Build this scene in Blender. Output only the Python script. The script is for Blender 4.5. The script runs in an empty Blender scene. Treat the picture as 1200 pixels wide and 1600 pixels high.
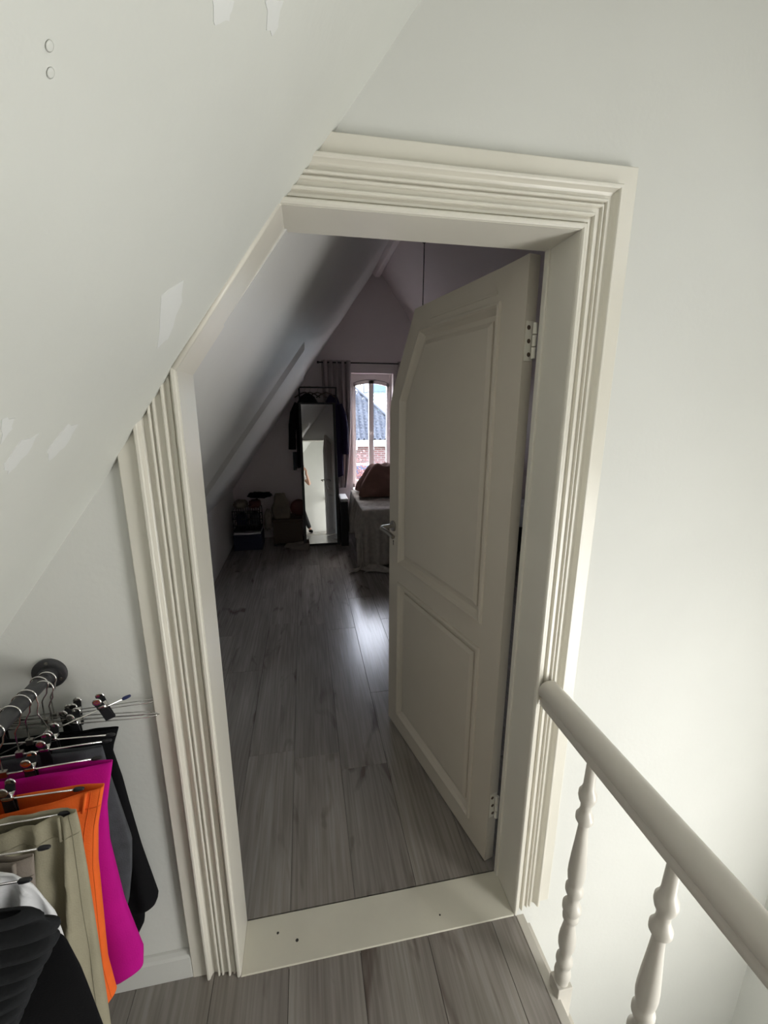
import bpy, bmesh, math, random
from mathutils import Vector, Matrix, noise
random.seed(7)
S = bpy.context.scene
COL = S.collection
PI = math.pi

# ------------------------------------------------------------------ camera
cd = bpy.data.cameras.new('camera'); cam = bpy.data.objects.new('camera', cd); COL.objects.link(cam)
cd.sensor_fit = 'HORIZONTAL'; cd.sensor_width = 36; cd.lens = 663.4 * 36 / 1200
cd.clip_start = 0.01; cd.clip_end = 400
YAW, PITCH, ROLL = 0.18322, -0.23919, 0.00248
fw = Vector((math.sin(YAW)*math.cos(PITCH), math.cos(YAW)*math.cos(PITCH), math.sin(PITCH)))
r0 = Vector((math.cos(YAW), -math.sin(YAW), 0)); u0 = r0.cross(fw)
rr = r0*math.cos(ROLL) + u0*math.sin(ROLL); uu = u0*math.cos(ROLL) - r0*math.sin(ROLL)
M3 = Matrix((rr, uu, -fw)).transposed()
cam.matrix_world = Matrix.Translation((0.2467, -0.9495, 1.6189)) @ M3.to_4x4()
S.camera = cam

# ------------------------------------------------------------------ light and exposure
S.view_settings.view_transform = 'Standard'; S.view_settings.look = 'None'
S.view_settings.gamma = 1.0; S.view_settings.exposure = 0.0
S.view_settings.use_curve_mapping = False
w = bpy.data.worlds.new('world'); S.world = w; w.use_nodes = True
wn = w.node_tree.nodes; wl = w.node_tree.links
for n in list(wn): wn.remove(n)
wo = wn.new('ShaderNodeOutputWorld'); bg = wn.new('ShaderNodeBackground'); sky = wn.new('ShaderNodeTexSky')
sky.sky_type = 'NISHITA'; sky.sun_disc = False
sky.sun_elevation = math.radians(52); sky.sun_rotation = math.radians(20)
hs = wn.new('ShaderNodeHueSaturation'); hs.inputs['Saturation'].default_value = .55
wl.new(sky.outputs[0], hs.inputs['Color']); wl.new(hs.outputs[0], bg.inputs[0]); bg.inputs[1].default_value = 3.0
wl.new(bg.outputs[0], wo.inputs[0])
def lamp(name, kind, loc, direction, energy, color, **k):
    l = bpy.data.lights.new(name, kind); o = bpy.data.objects.new(name, l); COL.objects.link(o)
    o.location = loc; o.rotation_euler = Vector(direction).to_track_quat('-Z', 'Y').to_euler()
    l.energy = energy; l.color = color
    for a, b in k.items(): setattr(l, a, b)
    return o
lamp('sun', 'SUN', (0, 8, 8), (-0.80, -0.48, -1.10), 11, (1, .94, .86), angle=0.01)
# area lights added at two unseen openings to light the stairwell and landing
lamp('added_stair_light', 'AREA', (1.985, -1.22, 0.45), (-1, 0.20, 0.05), 60, (1.0, .995, .975), shape='RECTANGLE', size=0.95, size_y=1.4)
lamp('added_stair_top_light', 'AREA', (1.62, -0.9, 2.42), (-0.75, 0.1, -0.6), 2.5, (1.0, .99, .95), shape='RECTANGLE', size=0.7, size_y=0.6)
lamp('bedroom_fill_light', 'AREA', (2.10, 3.35, 1.80), (-0.75, 0.45, 0.1), .45, (1.0, .93, .94), shape='RECTANGLE', size=.5, size_y=.5)  # fill light added to brighten the bedroom; no roof window is built here
lp = lamp('bedroom_window_portal', 'AREA', (1.10, 4.66, 1.35), (0, -1, 0), 1, (1, 1, 1), shape='RECTANGLE', size=0.54, size_y=1.45)
lp.data.cycles.is_portal = True

# ------------------------------------------------------------------ materials
def mat(name, col, rough=.6, metal=0.0, noise_amt=0.0, nscale=6, bump=0.0, bscale=60, spec=0.5, col2=None, stretch=None, sheen=0):
    m = bpy.data.materials.new(name); m.use_nodes = True
    N = m.node_tree.nodes; L = m.node_tree.links; b = N['Principled BSDF']
    b.inputs['Base Color'].default_value = (*col, 1); b.inputs['Roughness'].default_value = rough
    b.inputs['Metallic'].default_value = metal; b.inputs['Specular IOR Level'].default_value = spec
    if sheen: b.inputs['Sheen Weight'].default_value = sheen
    tc = N.new('ShaderNodeTexCoord'); mp = N.new('ShaderNodeMapping'); L.new(tc.outputs['Object'], mp.inputs[0])
    if stretch: mp.inputs['Scale'].default_value = stretch
    if noise_amt or col2:
        t = N.new('ShaderNodeTexNoise'); t.inputs['Scale'].default_value = nscale; t.inputs['Detail'].default_value = 4
        L.new(mp.outputs[0], t.inputs[0])
        r = N.new('ShaderNodeValToRGB'); L.new(t.outputs[0], r.inputs[0])
        c2 = col2 if col2 else tuple(c*(1-noise_amt) for c in col)
        r.color_ramp.elements[0].position = .35; r.color_ramp.elements[1].position = .65
        r.color_ramp.elements[0].color = (*c2, 1); r.color_ramp.elements[1].color = (*col, 1)
        L.new(r.outputs[0], b.inputs['Base Color'])
    if bump:
        t2 = N.new('ShaderNodeTexNoise'); t2.inputs['Scale'].default_value = bscale; t2.inputs['Detail'].default_value = 3
        L.new(mp.outputs[0], t2.inputs[0])
        bp = N.new('ShaderNodeBump'); bp.inputs['Strength'].default_value = bump; bp.inputs['Distance'].default_value = .002
        L.new(t2.outputs[0], bp.inputs['Height']); L.new(bp.outputs[0], b.inputs['Normal'])
    return m
M = {}
M['wall'] = mat('wall_paint', (.72, .722, .685), .7, noise_amt=.035, nscale=2.5, bump=.25, bscale=70)
M['slope'] = mat('slope_paint', (.69, .70, .655), .6, noise_amt=.05, nscale=3, bump=.3, bscale=55)
M['bedwall'] = mat('bedroom_paint', (.80, .725, .73), .65, noise_amt=.03, nscale=2, bump=.2, bscale=60)
M['bedslope'] = mat('bedroom_slope_paint', (.70, .695, .67), .45, noise_amt=.03, nscale=2, bump=.2, bscale=60)
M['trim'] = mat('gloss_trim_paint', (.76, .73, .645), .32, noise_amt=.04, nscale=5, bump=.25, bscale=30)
M['rail'] = mat('rail_paint', (.62, .59, .53), .38, noise_amt=.05, nscale=6, bump=.15, bscale=40)
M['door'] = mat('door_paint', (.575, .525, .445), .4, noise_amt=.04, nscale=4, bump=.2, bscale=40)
M['patch'] = mat('filler_patch', (.745, .755, .735), .75, bump=.3, bscale=80)
M['sill'] = mat('threshold_paint', (.72, .69, .58), .4, noise_amt=.07, nscale=6, bump=.3, bscale=30)
M['dark'] = mat('dark_gap', (.03, .027, .025), .8)
M['black'] = mat('black_metal', (.012, .012, .012), .45)
M['mirror'] = mat('mirror_glass', (.92, .93, .93), 0.0, 1.0)
M['chrome'] = mat('chrome', (.75, .74, .72), .16, 1.0)
M['steel'] = mat('brushed_steel', (.40, .38, .35), .28, 1.0)
M['rod'] = mat('dark_steel_pipe', (.10, .10, .105), .42, .7, noise_amt=.3, nscale=20)
M['rubber'] = mat('black_rubber', (.012, .012, .014), .5)
M['bluetip'] = mat('blue_rubber', (.02, .03, .11), .5)
M['blackcloth'] = mat('black_cloth', (.008, .008, .009), .95, bump=.4, bscale=300, spec=.1)
M['coat'] = mat('coat_cloth', (.012, .012, .013), .95, bump=.4, bscale=200, spec=.1)
M['navy'] = mat('navy_cloth', (.022, .018, .05), .9, spec=.15)
M['greycloth'] = mat('grey_cloth', (.085, .09, .10), .9, noise_amt=.2, nscale=30, bump=.4, bscale=300, spec=.2)
M['magenta'] = mat('magenta_cloth', (.55, .003, .27), .8, noise_amt=.12, nscale=12, bump=.3, bscale=350, spec=.2)
M['orange'] = mat('orange_cloth', (.95, .165, .028), .8, noise_amt=.1, nscale=12, bump=.3, bscale=350, spec=.2)
M['khaki'] = mat('khaki_cloth', (.36, .33, .235), .85, noise_amt=.1, nscale=14, bump=.3, bscale=300, spec=.2)
M['taupe'] = mat('taupe_cloth', (.27, .23, .195), .85, noise_amt=.1, nscale=14, bump=.3, bscale=300, spec=.2)
M['whitecloth'] = mat('white_cloth', (.82, .82, .83), .8, noise_amt=.08, nscale=20, bump=1.0, bscale=22, spec=.2)
M['knit'] = mat('ribbed_knit', (.020, .021, .023), .9, bump=.5, bscale=200, spec=.15)
M['curtain'] = mat('curtain_cloth', (.42, .37, .375), .85, spec=.2)
M['bedspread'] = mat('bedspread_cloth', (.46, .42, .38), .9, noise_amt=.2, nscale=25, bump=.9, bscale=60, spec=.2)
M['duvet'] = mat('duvet_cloth', (.23, .125, .10), .85, noise_amt=.2, nscale=8, bump=.5, bscale=60, spec=.2)
M['whitesheet'] = mat('white_sheet', (.8, .8, .8), .8)
M['skin'] = mat('skin', (.62, .37, .27), .55)
M['hair'] = mat('hair', (.05, .03, .02), .6)
M['teeshirt'] = mat('white_tee', (.8, .8, .78), .85)
M['trouser'] = mat('black_trouser', (.012, .012, .013), .9)
M['brownwood'] = mat('dark_wood', (.07, .045, .03), .6)
M['pink'] = mat('window_paint', (.80, .74, .72), .45)
M['gutter'] = mat('white_gutter', (.85, .85, .84), .5)
M['opaque'] = mat('opaque_pane', (.85, .87, .88), .4)  # opaque sheet that closes the added windows against the sky
M['pantile'] = mat('pantile_glaze', (.11, .115, .135), .5, noise_amt=.35, nscale=3, spec=.4)
M['leaf'] = mat('red_leaf', (.20, .085, .075), .7)
M['teal'] = mat('pale_green_panel', (.22, .31, .29), .6)
M['bluegrey'] = mat('blue_grey_roof', (.09, .13, .20), .6)
M['paving'] = mat('street_paving', (.35, .33, .31), .9, noise_amt=.2)
M['navybox'] = mat('navy_box', (.02, .024, .06), .7)
M['crate'] = mat('black_crate', (.014, .014, .015), .6)
M['redbrown'] = mat('red_leather', (.10, .022, .018), .55)
M['paper'] = mat('bag_paper', (.20, .165, .125), .8, noise_amt=.25, nscale=10)
def laminate():
    m = bpy.data.materials.new('grey_laminate'); m.use_nodes = True
    N = m.node_tree.nodes; L = m.node_tree.links; b = N['Principled BSDF']
    tc = N.new('ShaderNodeTexCoord'); oi = N.new('ShaderNodeObjectInfo')
    cx = N.new('ShaderNodeCombineXYZ'); mu = N.new('ShaderNodeMath'); mu.operation = 'MULTIPLY'; mu.inputs[1].default_value = 37
    L.new(oi.outputs['Random'], mu.inputs[0]); L.new(mu.outputs[0], cx.inputs[0]); L.new(mu.outputs[0], cx.inputs[1])
    ad = N.new('ShaderNodeVectorMath'); ad.operation = 'ADD'; L.new(tc.outputs['Object'], ad.inputs[0]); L.new(cx.outputs[0], ad.inputs[1])
    def nz(scale, st, det=6, dist=0.0):
        mp = N.new('ShaderNodeMapping'); mp.inputs['Scale'].default_value = st; L.new(ad.outputs[0], mp.inputs[0])
        t = N.new('ShaderNodeTexNoise'); t.inputs['Scale'].default_value = scale; t.inputs['Detail'].default_value = det
        t.inputs['Distortion'].default_value = dist; L.new(mp.outputs[0], t.inputs[0]); return t
    fine = nz(60, (1.6, .05, 1), 5, .2); mid = nz(9, (1.3, .12, 1), 4, .8); knot = nz(6.5, (1.2, .33, 1), 3, 1.2)
    def ramp(t, p0, p1, c0, c1):
        r = N.new('ShaderNodeValToRGB'); r.color_ramp.elements[0].position = p0; r.color_ramp.elements[1].position = p1
        r.color_ramp.elements[0].color = (*c0, 1); r.color_ramp.elements[1].color = (*c1, 1); L.new(t.outputs[0], r.inputs[0]); return r
    r1 = ramp(mid, .3, .7, (.24, .215, .195), (.34, .315, .288))
    r2 = ramp(fine, .35, .65, (.80, .78, .76), (1.08, 1.08, 1.08))
    r3 = ramp(knot, .60, .72, (1, 1, 1), (.50, .44, .42))
    def mulc(a, bb, f=1.0):
        x = N.new('ShaderNodeMix'); x.data_type = 'RGBA'; x.blend_type = 'MULTIPLY'; x.inputs[0].default_value = f
        L.new(a, x.inputs[6]); L.new(bb, x.inputs[7]); return x.outputs[2]
    o = mulc(mulc(r1.outputs[0], r2.outputs[0]), r3.outputs[0])
    mr = N.new('ShaderNodeMapRange'); mr.inputs[3].default_value = .88; mr.inputs[4].default_value = 1.08; L.new(oi.outputs['Random'], mr.inputs[0])
    cc = N.new('ShaderNodeCombineColor')
    for i in range(3): L.new(mr.outputs[0], cc.inputs[i])
    o = mulc(o, cc.outputs[0]); L.new(o, b.inputs['Base Color'])
    b.inputs['Roughness'].default_value = .235; b.inputs['Specular IOR Level'].default_value = .8
    bp = N.new('ShaderNodeBump'); bp.inputs['Strength'].default_value = .15; bp.inputs['Distance'].default_value = .001
    L.new(fine.outputs[0], bp.inputs['Height']); L.new(bp.outputs[0], b.inputs['Normal'])
    return m
M['floor'] = laminate()
def brickmat():
    m = bpy.data.materials.new('red_brick'); m.use_nodes = True
    N = m.node_tree.nodes; L = m.node_tree.links; b = N['Principled BSDF']
    tc = N.new('ShaderNodeTexCoord'); mp = N.new('ShaderNodeMapping'); mp.inputs['Rotation'].default_value = (PI/2, 0, 0)
    L.new(tc.outputs['Object'], mp.inputs[0]); t = N.new('ShaderNodeTexBrick'); L.new(mp.outputs[0], t.inputs[0])
    t.inputs['Scale'].default_value = 1; t.inputs['Brick Width'].default_value = .22; t.inputs['Row Height'].default_value = .065
    t.inputs['Mortar Size'].default_value = .008
    t.inputs['Color1'].default_value = (.15, .07, .065, 1); t.inputs['Color2'].default_value = (.11, .055, .05, 1); t.inputs['Mortar'].default_value = (.2, .19, .18, 1)
    L.new(t.outputs[0], b.inputs['Base Color']); b.inputs['Roughness'].default_value = .85
    return m
M['brickm'] = brickmat()

# ------------------------------------------------------------------ helpers
WO = {}
def worg(o): return WO.get(o.name, Vector((0, 0, 0)))
def tag(o, label=None, cat=None, group=None, kind=None):
    if label: o['label'] = label
    if cat: o['category'] = cat
    if group: o['group'] = group
    if kind: o['kind'] = kind
    return o
def empty(name, loc=(0, 0, 0), label=None, cat=None, group=None, kind=None, rot=None, parent=None):
    o = bpy.data.objects.new(name, None); COL.objects.link(o); o.empty_display_size = .1
    WO[o.name] = Vector(loc)
    if parent: o.parent = parent; o.location = Vector(loc) - worg(parent)
    else: o.location = loc
    if rot: o.rotation_euler = rot
    return tag(o, label, cat, group, kind)
class MB:
    def __init__(s): s.v = []; s.f = []
    def add(s, v, f):
        n = len(s.v); s.v += [tuple(a) for a in v]; s.f += [tuple(i+n for i in q) for q in f]; return s
    def box(s, x0, x1, y0, y1, z0, z1):
        v = [(x, y, z) for z in (z0, z1) for y in (y0, y1) for x in (x0, x1)]
        return s.add(v, [(0, 2, 3, 1), (4, 5, 7, 6), (0, 1, 5, 4), (2, 6, 7, 3), (0, 4, 6, 2), (1, 3, 7, 5)])
    def cbox(s, x0, x1, y0, y1, z0, z1, c=.002):       # box with chamfered top edges
        v = [(x0, y0, z0), (x1, y0, z0), (x1, y1, z0), (x0, y1, z0), (x0, y0, z1-c), (x1, y0, z1-c), (x1, y1, z1-c), (x0, y1, z1-c),
             (x0+c, y0+c, z1), (x1-c, y0+c, z1), (x1-c, y1-c, z1), (x0+c, y1-c, z1)]
        f = [(3, 2, 1, 0), (8, 9, 10, 11)]
        for i in range(4):
            j = (i+1) % 4; f += [(i, j, 4+j, 4+i), (4+i, 4+j, 8+j, 8+i)]
        return s.add(v, f)
    def prism(s, poly, y0, y1):                        # poly in (x,z)
        n = len(poly); v = [(x, y0, z) for x, z in poly] + [(x, y1, z) for x, z in poly]
        f = [tuple(range(n)), tuple(range(2*n-1, n-1, -1))]
        for i in range(n):
            j = (i+1) % n; f.append((j, i, n+i, n+j))
        return s.add(v, f)
    def prism_n(s, poly3, d):                          # poly in 3D pushed along d
        n = len(poly3); d = Vector(d); v = [tuple(p) for p in poly3] + [tuple(Vector(p)+d) for p in poly3]
        f = [tuple(range(n-1, -1, -1)), tuple(range(n, 2*n))]
        for i in range(n):
            j = (i+1) % n; f.append((i, j, n+j, n+i))
        return s.add(v, f)
    def tube(s, pts, r, n=10, caps=True, closed=False):
        pts = [Vector(p) for p in pts]; rs = r if isinstance(r, (list, tuple)) else [r]*len(pts)
        m = len(pts); v = []; prev = None
        for i, p in enumerate(pts):
            a = pts[(i-1) % m] if (closed or i > 0) else p; b = pts[(i+1) % m] if (closed or i < m-1) else p
            t = (b-a).normalized()
            if prev is None:
                up = Vector((0, 0, 1)) if abs(t.z) < .9 else Vector((1, 0, 0)); prev = t.cross(up).normalized()
            nrm = (prev - t*prev.dot(t)).normalized(); prev = nrm; bi = t.cross(nrm)
            for k in range(n):
                an = 2*PI*k/n; v.append(tuple(p + (nrm*math.cos(an) + bi*math.sin(an))*rs[i]))
        f = []
        for i in range(m if closed else m-1):
            for k in range(n):
                k2 = (k+1) % n; j = (i+1) % m
                f.append((i*n+k, i*n+k2, j*n+k2, j*n+k))
        if caps and not closed: f += [tuple(range(n-1, -1, -1)), tuple((m-1)*n+k for k in range(n))]
        return s.add(v, f)
    def lathe(s, prof, c=(0, 0, 0), axis='z', n=24):
        v = []; c = Vector(c)
        for r, h in prof:
            for k in range(n):
                a = 2*PI*k/n; x, y = r*math.cos(a), r*math.sin(a)
                v.append(tuple(c + (Vector((x, y, h)) if axis == 'z' else Vector((x, h, y)) if axis == 'y' else Vector((h, x, y)))))
        f = []
        for i in range(len(prof)-1):
            for k in range(n):
                k2 = (k+1) % n; f.append((i*n+k, i*n+k2, (i+1)*n+k2, (i+1)*n+k))
        f += [tuple(range(n-1, -1, -1)), tuple((len(prof)-1)*n+k for k in range(n))]
        return s.add(v, f)
    def grid(s, fn, nu, nv, wrap=False):
        v = [fn(i/nu, j/nv) for j in range(nv+1) for i in range(nu if wrap else nu+1)]
        c = nu if wrap else nu+1; f = []
        for j in range(nv):
            for i in range(nu):
                i2 = (i+1) % c if wrap else i+1
                f.append((j*c+i, j*c+i2, (j+1)*c+i2, (j+1)*c+i))
        return s.add(v, f)
    def build(s, name, m, parent=None, org=None, local=False, smooth=False, solid=0, bevel=0, seg=2, subsurf=0, angle=None, kind=None, label=None):
        if org is None:
            org = worg(parent) if parent else Vector((0, 0, 0))
            if parent is None and not local:
                mn = [min(p[i] for p in s.v) for i in range(3)]; mx = [max(p[i] for p in s.v) for i in range(3)]
                org = Vector(((mn[0]+mx[0])/2, (mn[1]+mx[1])/2, mn[2]))
        org = Vector(org)
        if local: org = Vector((0, 0, 0))
        me = bpy.data.meshes.new(name); me.from_pydata([tuple(Vector(p)-org) for p in s.v], [], s.f)
        me.materials.append(m); me.validate()
        bm = bmesh.new(); bm.from_mesh(me); bmesh.ops.recalc_face_normals(bm, faces=bm.faces); bm.to_mesh(me); bm.free()
        o = bpy.data.objects.new(name, me); COL.objects.link(o)
        if smooth: me.polygons.foreach_set('use_smooth', [True]*len(me.polygons))
        if smooth and angle is not None: me.set_sharp_from_angle(angle=math.radians(angle))
        WO[o.name] = org
        if parent is not None:
            o.parent = parent
            o.location = (0, 0, 0) if local else org - worg(parent)
        else: o.location = org
        if solid:
            q = o.modifiers.new('solid', 'SOLIDIFY'); q.thickness = solid; q.offset = 0
        if bevel:
            q = o.modifiers.new('bevel', 'BEVEL'); q.width = bevel; q.segments = seg; q.limit_method = 'ANGLE'
        if subsurf:
            q = o.modifiers.new('sub', 'SUBSURF'); q.levels = subsurf; q.render_levels = subsurf
        if kind: o['kind'] = kind
        if label: o['label'] = label
        return o
def copy_tree(o, parent=None):
    c = o.copy(); COL.objects.link(c)
    if parent is not None: c.parent = parent
    for ch in list(o.children): copy_tree(ch, c)
    return c
def struct(o, label, cat='structure'): return tag(o, label, cat, kind='structure')

# ------------------------------------------------------------------ geometry of the place
W, H = .86, 2.0                      # clear opening of the doorway
T, B0 = 1.341, 1.706                 # roof slope on the landing: z = B0 + T x
CX = 1.16                            # ridge
def zs(x): return B0 + T*x
YG = 4.48                            # bedroom gable wall
def bslope(y):                       # bedroom slope slowly steepens towards the gable
    t = (y-.135)/(YG-.135); return (1.694-.102*t, T+.071*t)
RZ = 3.24
# --- partition wall with the doorway
p = MB()
p.prism([(-.80, -.02), (-.02, -.02), (-.02, 1.68), (-.80, zs(-.80))], .04, .12)
p.prism([(.22, 2.02), (W+.02, 2.02), (W+.02, zs(W+.02)), (.22, zs(.22))], .04, .12)
p.prism([(W+.02, -2.6), (2.1, -2.6), (2.1, 3.0-1.34*(2.1-CX)), (CX, RZ), (W+.02, zs(W+.02))], .04, .12)
wall_front = struct(p.build('wall_front', M['wall']), 'off-white painted partition wall around the open doorway', 'wall')
# --- landing slope
p = MB(); n = Vector((-T, 0, 1)).normalized()*.06
p.prism_n([(-.75, -2.2, zs(-.75)), (CX, -2.2, zs(CX)), (CX, .13, zs(CX)), (-.75, .13, zs(-.75))], n)
c1 = struct(p.build('ceiling', M['slope']), 'sloping painted ceiling over the landing with filler patches', 'ceiling')
def on_slope(x, y, h=0): 
    v = Vector((x, y, zs(x))) - Vector((-T, 0, 1)).normalized()*h; return v
def patch(pts, nm='filler_patch', h=.0006):
    q = MB(); q.prism_n([on_slope(x, y) for x, y in pts], -Vector((-T, 0, 1)).normalized()*h); return q.build(nm, M['patch'], c1)
def quadpatch(x, y, dx, dy, sk):
    pts = []
    for k in range(14):
        a = 2*PI*k/14; rr_ = 1+random.uniform(-.18, .18); pw = .55
        ca, sa = math.cos(a), math.sin(a)
        ca = math.copysign(abs(ca)**pw, ca); sa = math.copysign(abs(sa)**pw, sa)
        pts.append((x+dx*ca*rr_*.5+sk*sa*.5*dy, y+dy*sa*rr_*.5))
    patch(pts)
for pts in [[(.0525, -.2324), (.0774, -.1969), (.0606, -.1546), (.0211, -.1109), (.0091, -.1282)], [(-.1105, -.2751), (-.082, -.265), (-.0834, -.2376), (-.1088, -.2313), (-.1198, -.2515)],
            [(-.1166, -.3564), (-.0949, -.3552), (-.0893, -.327), (-.106, -.3208), (-.1246, -.3354)], [(-.074, -.4158), (-.0728, -.3941), (-.0815, -.3849), (-.0958, -.3884)],
            [(.1844, -.4802), (.2007, -.4533), (.195, -.442), (.1843, -.4579)], [(.2266, -.4107), (.2438, -.3823), (.2347, -.3607), (.2243, -.3767)]]:
    q = []
    for i in range(len(pts)):                      # ragged trowelled edge
        A_, B_ = Vector(pts[i]), Vector(pts[(i+1) % len(pts)])
        for t in (0, .33, .66): q.append(tuple(A_.lerp(B_, t) + Vector((random.uniform(-.002, .002), random.uniform(-.003, .003)))))
    patch(q)
for x, y in [(.0993, -.5894), (.0933, -.5789)]:
    q = MB(); q.lathe([(.0001, 0), (.0028, .0001), (.0034, .0006), (.0022, .0012), (.0004, .0010)], (0, 0, 0), n=16)
    o = q.build('screw_plug', M['slope'], c1, local=True, smooth=True); o.location = on_slope(x, y) - worg(c1)
    o.rotation_euler = (Vector((T, 0, -1))).to_track_quat('Z', 'Y').to_euler()
# right-hand slope over the stairs, with an unseen roof window added for light
p = MB(); n2 = Vector((1.34, 0, 1)).normalized()*.06
def zr(x): return RZ-1.34*(x-CX)-.0
for (xa, xb, ya, yb) in [(CX, 1.42, -2.2, .13), (1.85, 2.1, -2.2, .13), (1.42, 1.85, -2.2, -1.3), (1.42, 1.85, -.5, .13)]:
    p.prism_n([(xa, ya, zr(xa)), (xb, ya, zr(xb)), (xb, yb, zr(xb)), (xa, yb, zr(xa))], n2)
c2 = struct(p.build('ceiling', M['slope']), 'right-hand roof slope above the stairwell', 'ceiling')
p = MB()
for (xa, xb, ya, yb) in [(1.42, 1.45, -1.3, -.5), (1.82, 1.85, -1.3, -.5), (1.45, 1.82, -1.3, -1.27), (1.45, 1.82, -.53, -.5)]:
    p.prism_n([(xa, ya, zr(xa)), (xb, ya, zr(xb)), (xb, yb, zr(xb)), (xa, yb, zr(xa))], n2*1.1)
w3 = struct(p.build('added_window_3', M['trim']), 'frame of an unseen roof window added above the stairwell', 'window')
MB().prism_n([(1.45, -1.27, zr(1.45)+.03), (1.82, -1.27, zr(1.82)+.03), (1.82, -.53, zr(1.82)+.03), (1.45, -.53, zr(1.45)+.03)], n2*.3).build('pane', M['opaque'], w3)  # opaque, shuts out the sky; the added lamp below gives the light
# landing knee wall, rear wall, stairwell walls
struct(MB().box(-.76, -.70, -2.2, .04, -.02, .85).build('wall_left', M['wall']), 'low knee wall under the slope at the left of the landing', 'wall')
struct(MB().prism([(-.76, -2.6), (2.1, -2.6), (2.1, 2.0), (CX, RZ+.05), (-.76, zs(-.76))], -2.26, -2.2).build('wall_rear', M['wall']), 'off-white wall behind the photographer', 'wall')
p = MB(); p.box(2.0, 2.08, -2.2, .04, -2.6, -.25); p.box(2.0, 2.08, -2.2, .04, 1.25, 2.15); p.box(2.0, 2.08, -2.2, -1.75, -.25, 1.25); p.box(2.0, 2.08, -.65, .04, -.25, 1.25)
struct(p.build('wall_right', M['wall']), 'right-hand wall of the stairwell with an added window', 'wall')
p = MB(); p.box(2.0, 2.06, -1.75, -1.70, -.25, 1.25); p.box(2.0, 2.06, -.70, -.65, -.25, 1.25); p.box(2.0, 2.06, -1.70, -.70, -.25, -.2); p.box(2.0, 2.06, -1.70, -.70, 1.2, 1.25)
w2 = struct(p.build('added_window_2', M['trim']), 'white frame of an unseen window added to the stairwell', 'window')  # unseen window added as the place for the stair lamp
struct(MB().box(.86, 2.0, -2.2, .04, -2.66, -2.6).build('floor', M['floor']), 'storey floor at the foot of the stairwell', 'floor')
struct(MB().box(.84, .862, -2.2, .03, -2.6, -.02).build('wall_stair', M['wall']), 'stairwell side wall below the landing edge', 'wall')

MB().box(2.02, 2.04, -1.70, -.70, -.2, 1.2).build('pane', M['opaque'], w2)  # opaque, blocks the opening behind the added lamp
# --- floors: substrate and planks
def planks(name, x0, x1, y0, y1, label, seed):
    rnd = random.Random(seed)
    par = struct(MB().box(x0, x1, y0, y1, -.06, -.011).build(name, M['dark']), label, 'floor')
    k0 = math.floor((x0-.137)/.2145)
    k = k0
    while True:
        a = .137+.2145*k; b = a+.2145; k += 1
        if a >= x1: break
        a2, b2 = max(a, x0), min(b, x1)
        if b2-a2 < .01: continue
        y = y0 - rnd.uniform(0, 1.28)
        while y < y1:
            ya, yb = max(y, y0), min(y+1.29, y1); y += 1.29
            if yb-ya < .02: continue
            MB().cbox(a2+.0006, b2-.0006, ya+.0006, yb-.0006, -.011, 0, .0009).build('plank', M['floor'], par, org=((a2+b2)/2, (ya+yb)/2, 0))
    return par
planks('floor', -.70, .866, -2.2, .040, 'grey laminate plank floor of the landing in front of the threshold', 3)
planks('floor', -.66, 2.9, .142, YG, 'grey laminate plank floor of the bedroom beyond the door', 11)

# --- threshold
p = MB(); p.cbox(.0, W, -.004, .137, -.03, .004, .002)
th = struct(p.build('trim_1', M['sill']), 'cream painted threshold board between landing and bedroom', 'threshold')
for x, y, r_ in [(.10, .085, .004), (.16, .055, .005), (.62, .04, .003)]:
    MB().lathe([(r_, .0038), (r_*.9, .0046), (r_*.3, .0048)], (x, y, 0), n=9).build('paint_chip', M['dark'], th)
# --- door frame lining
fr = empty('door_2', (0, 0, 0), 'cream painted door frame lining of the doorway, corner cut off by the slope', 'door frame', kind='structure')
MB().box(W-.0006, W+.010, .004, .137, 0, H+.008).build('jamb', M['trim'], fr)
MB().box(W-.007, W, .118, .137, 0, H).build('stop_bead', M['trim'], fr, bevel=.0015)
MB().box(-.010, .0006, .004, .137, 0, zs(0)-.006).build('jamb', M['trim'], fr)
MB().box(.205, W+.01, .004, .137, H-.0006, H+.010).build('head', M['trim'], fr)
MB().box(W+.002, W+.022, .045, .137, 0, H+.02).build('jamb_backing', M['trim'], fr)
MB().prism([(0, zs(0)-.015), (.222, H-.002), (.20, H+.02), (-.022, zs(-.022)+.02)], 0, .137).build('sloping_head', M['trim'], fr, bevel=.001)
MB().tube([(-.003, -.003, zs(0)-.012), (.215, -.003, H-.003)], .006, 8).build('bead', M['trim'], fr, smooth=True)
# --- moulded casing around the doorway
base = [(0, 0), (0, .036), (.001, .040), (.004, .043), (.009, .043), (.012, .040), (.013, .036), (.0135, .029), (.017, .0285), (.0175, .032), (.0225, .032), (.0235, .027), (.0290, .0265), (.0295, .032), (.0315, .035), (.0345, .035), (.0365, .032), (.037, .024),
        (.050, .0235), (.0505, .028), (.052, .030), (.0545, .030), (.056, .028), (.0565, .0225), (.0605, .0225), (.061, .028), (.0625, .030), (.065, .030), (.0665, .028), (.067, .022), (.072, .018), (.078, .0175), (.083, .021), (.086, .027), (.087, .032), (.0895, .0345), (.094, .0345), (.0965, .032), (.097, .022),
        (.101, .0195), (.104, .0195), (.136, .0190), (.138, .0175), (.138, 0)]
cas = empty('trim_2', (0, .04, 0), 'cream moulded door casing around the doorway', 'door casing', kind='structure')
def sweep(fn):
    q = MB(); k = len(base); v = []
    for s_, h_ in base: v.append(fn(s_, h_)[0])
    for s_, h_ in base: v.append(fn(s_, h_)[1])
    f = [(i, (i+1) % k, k+(i+1) % k, k+i) for i in range(k)] + [tuple(range(k)), tuple(range(2*k-1, k-1, -1))]
    return q.add(v, f)
yy = lambda h: .04-h
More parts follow.
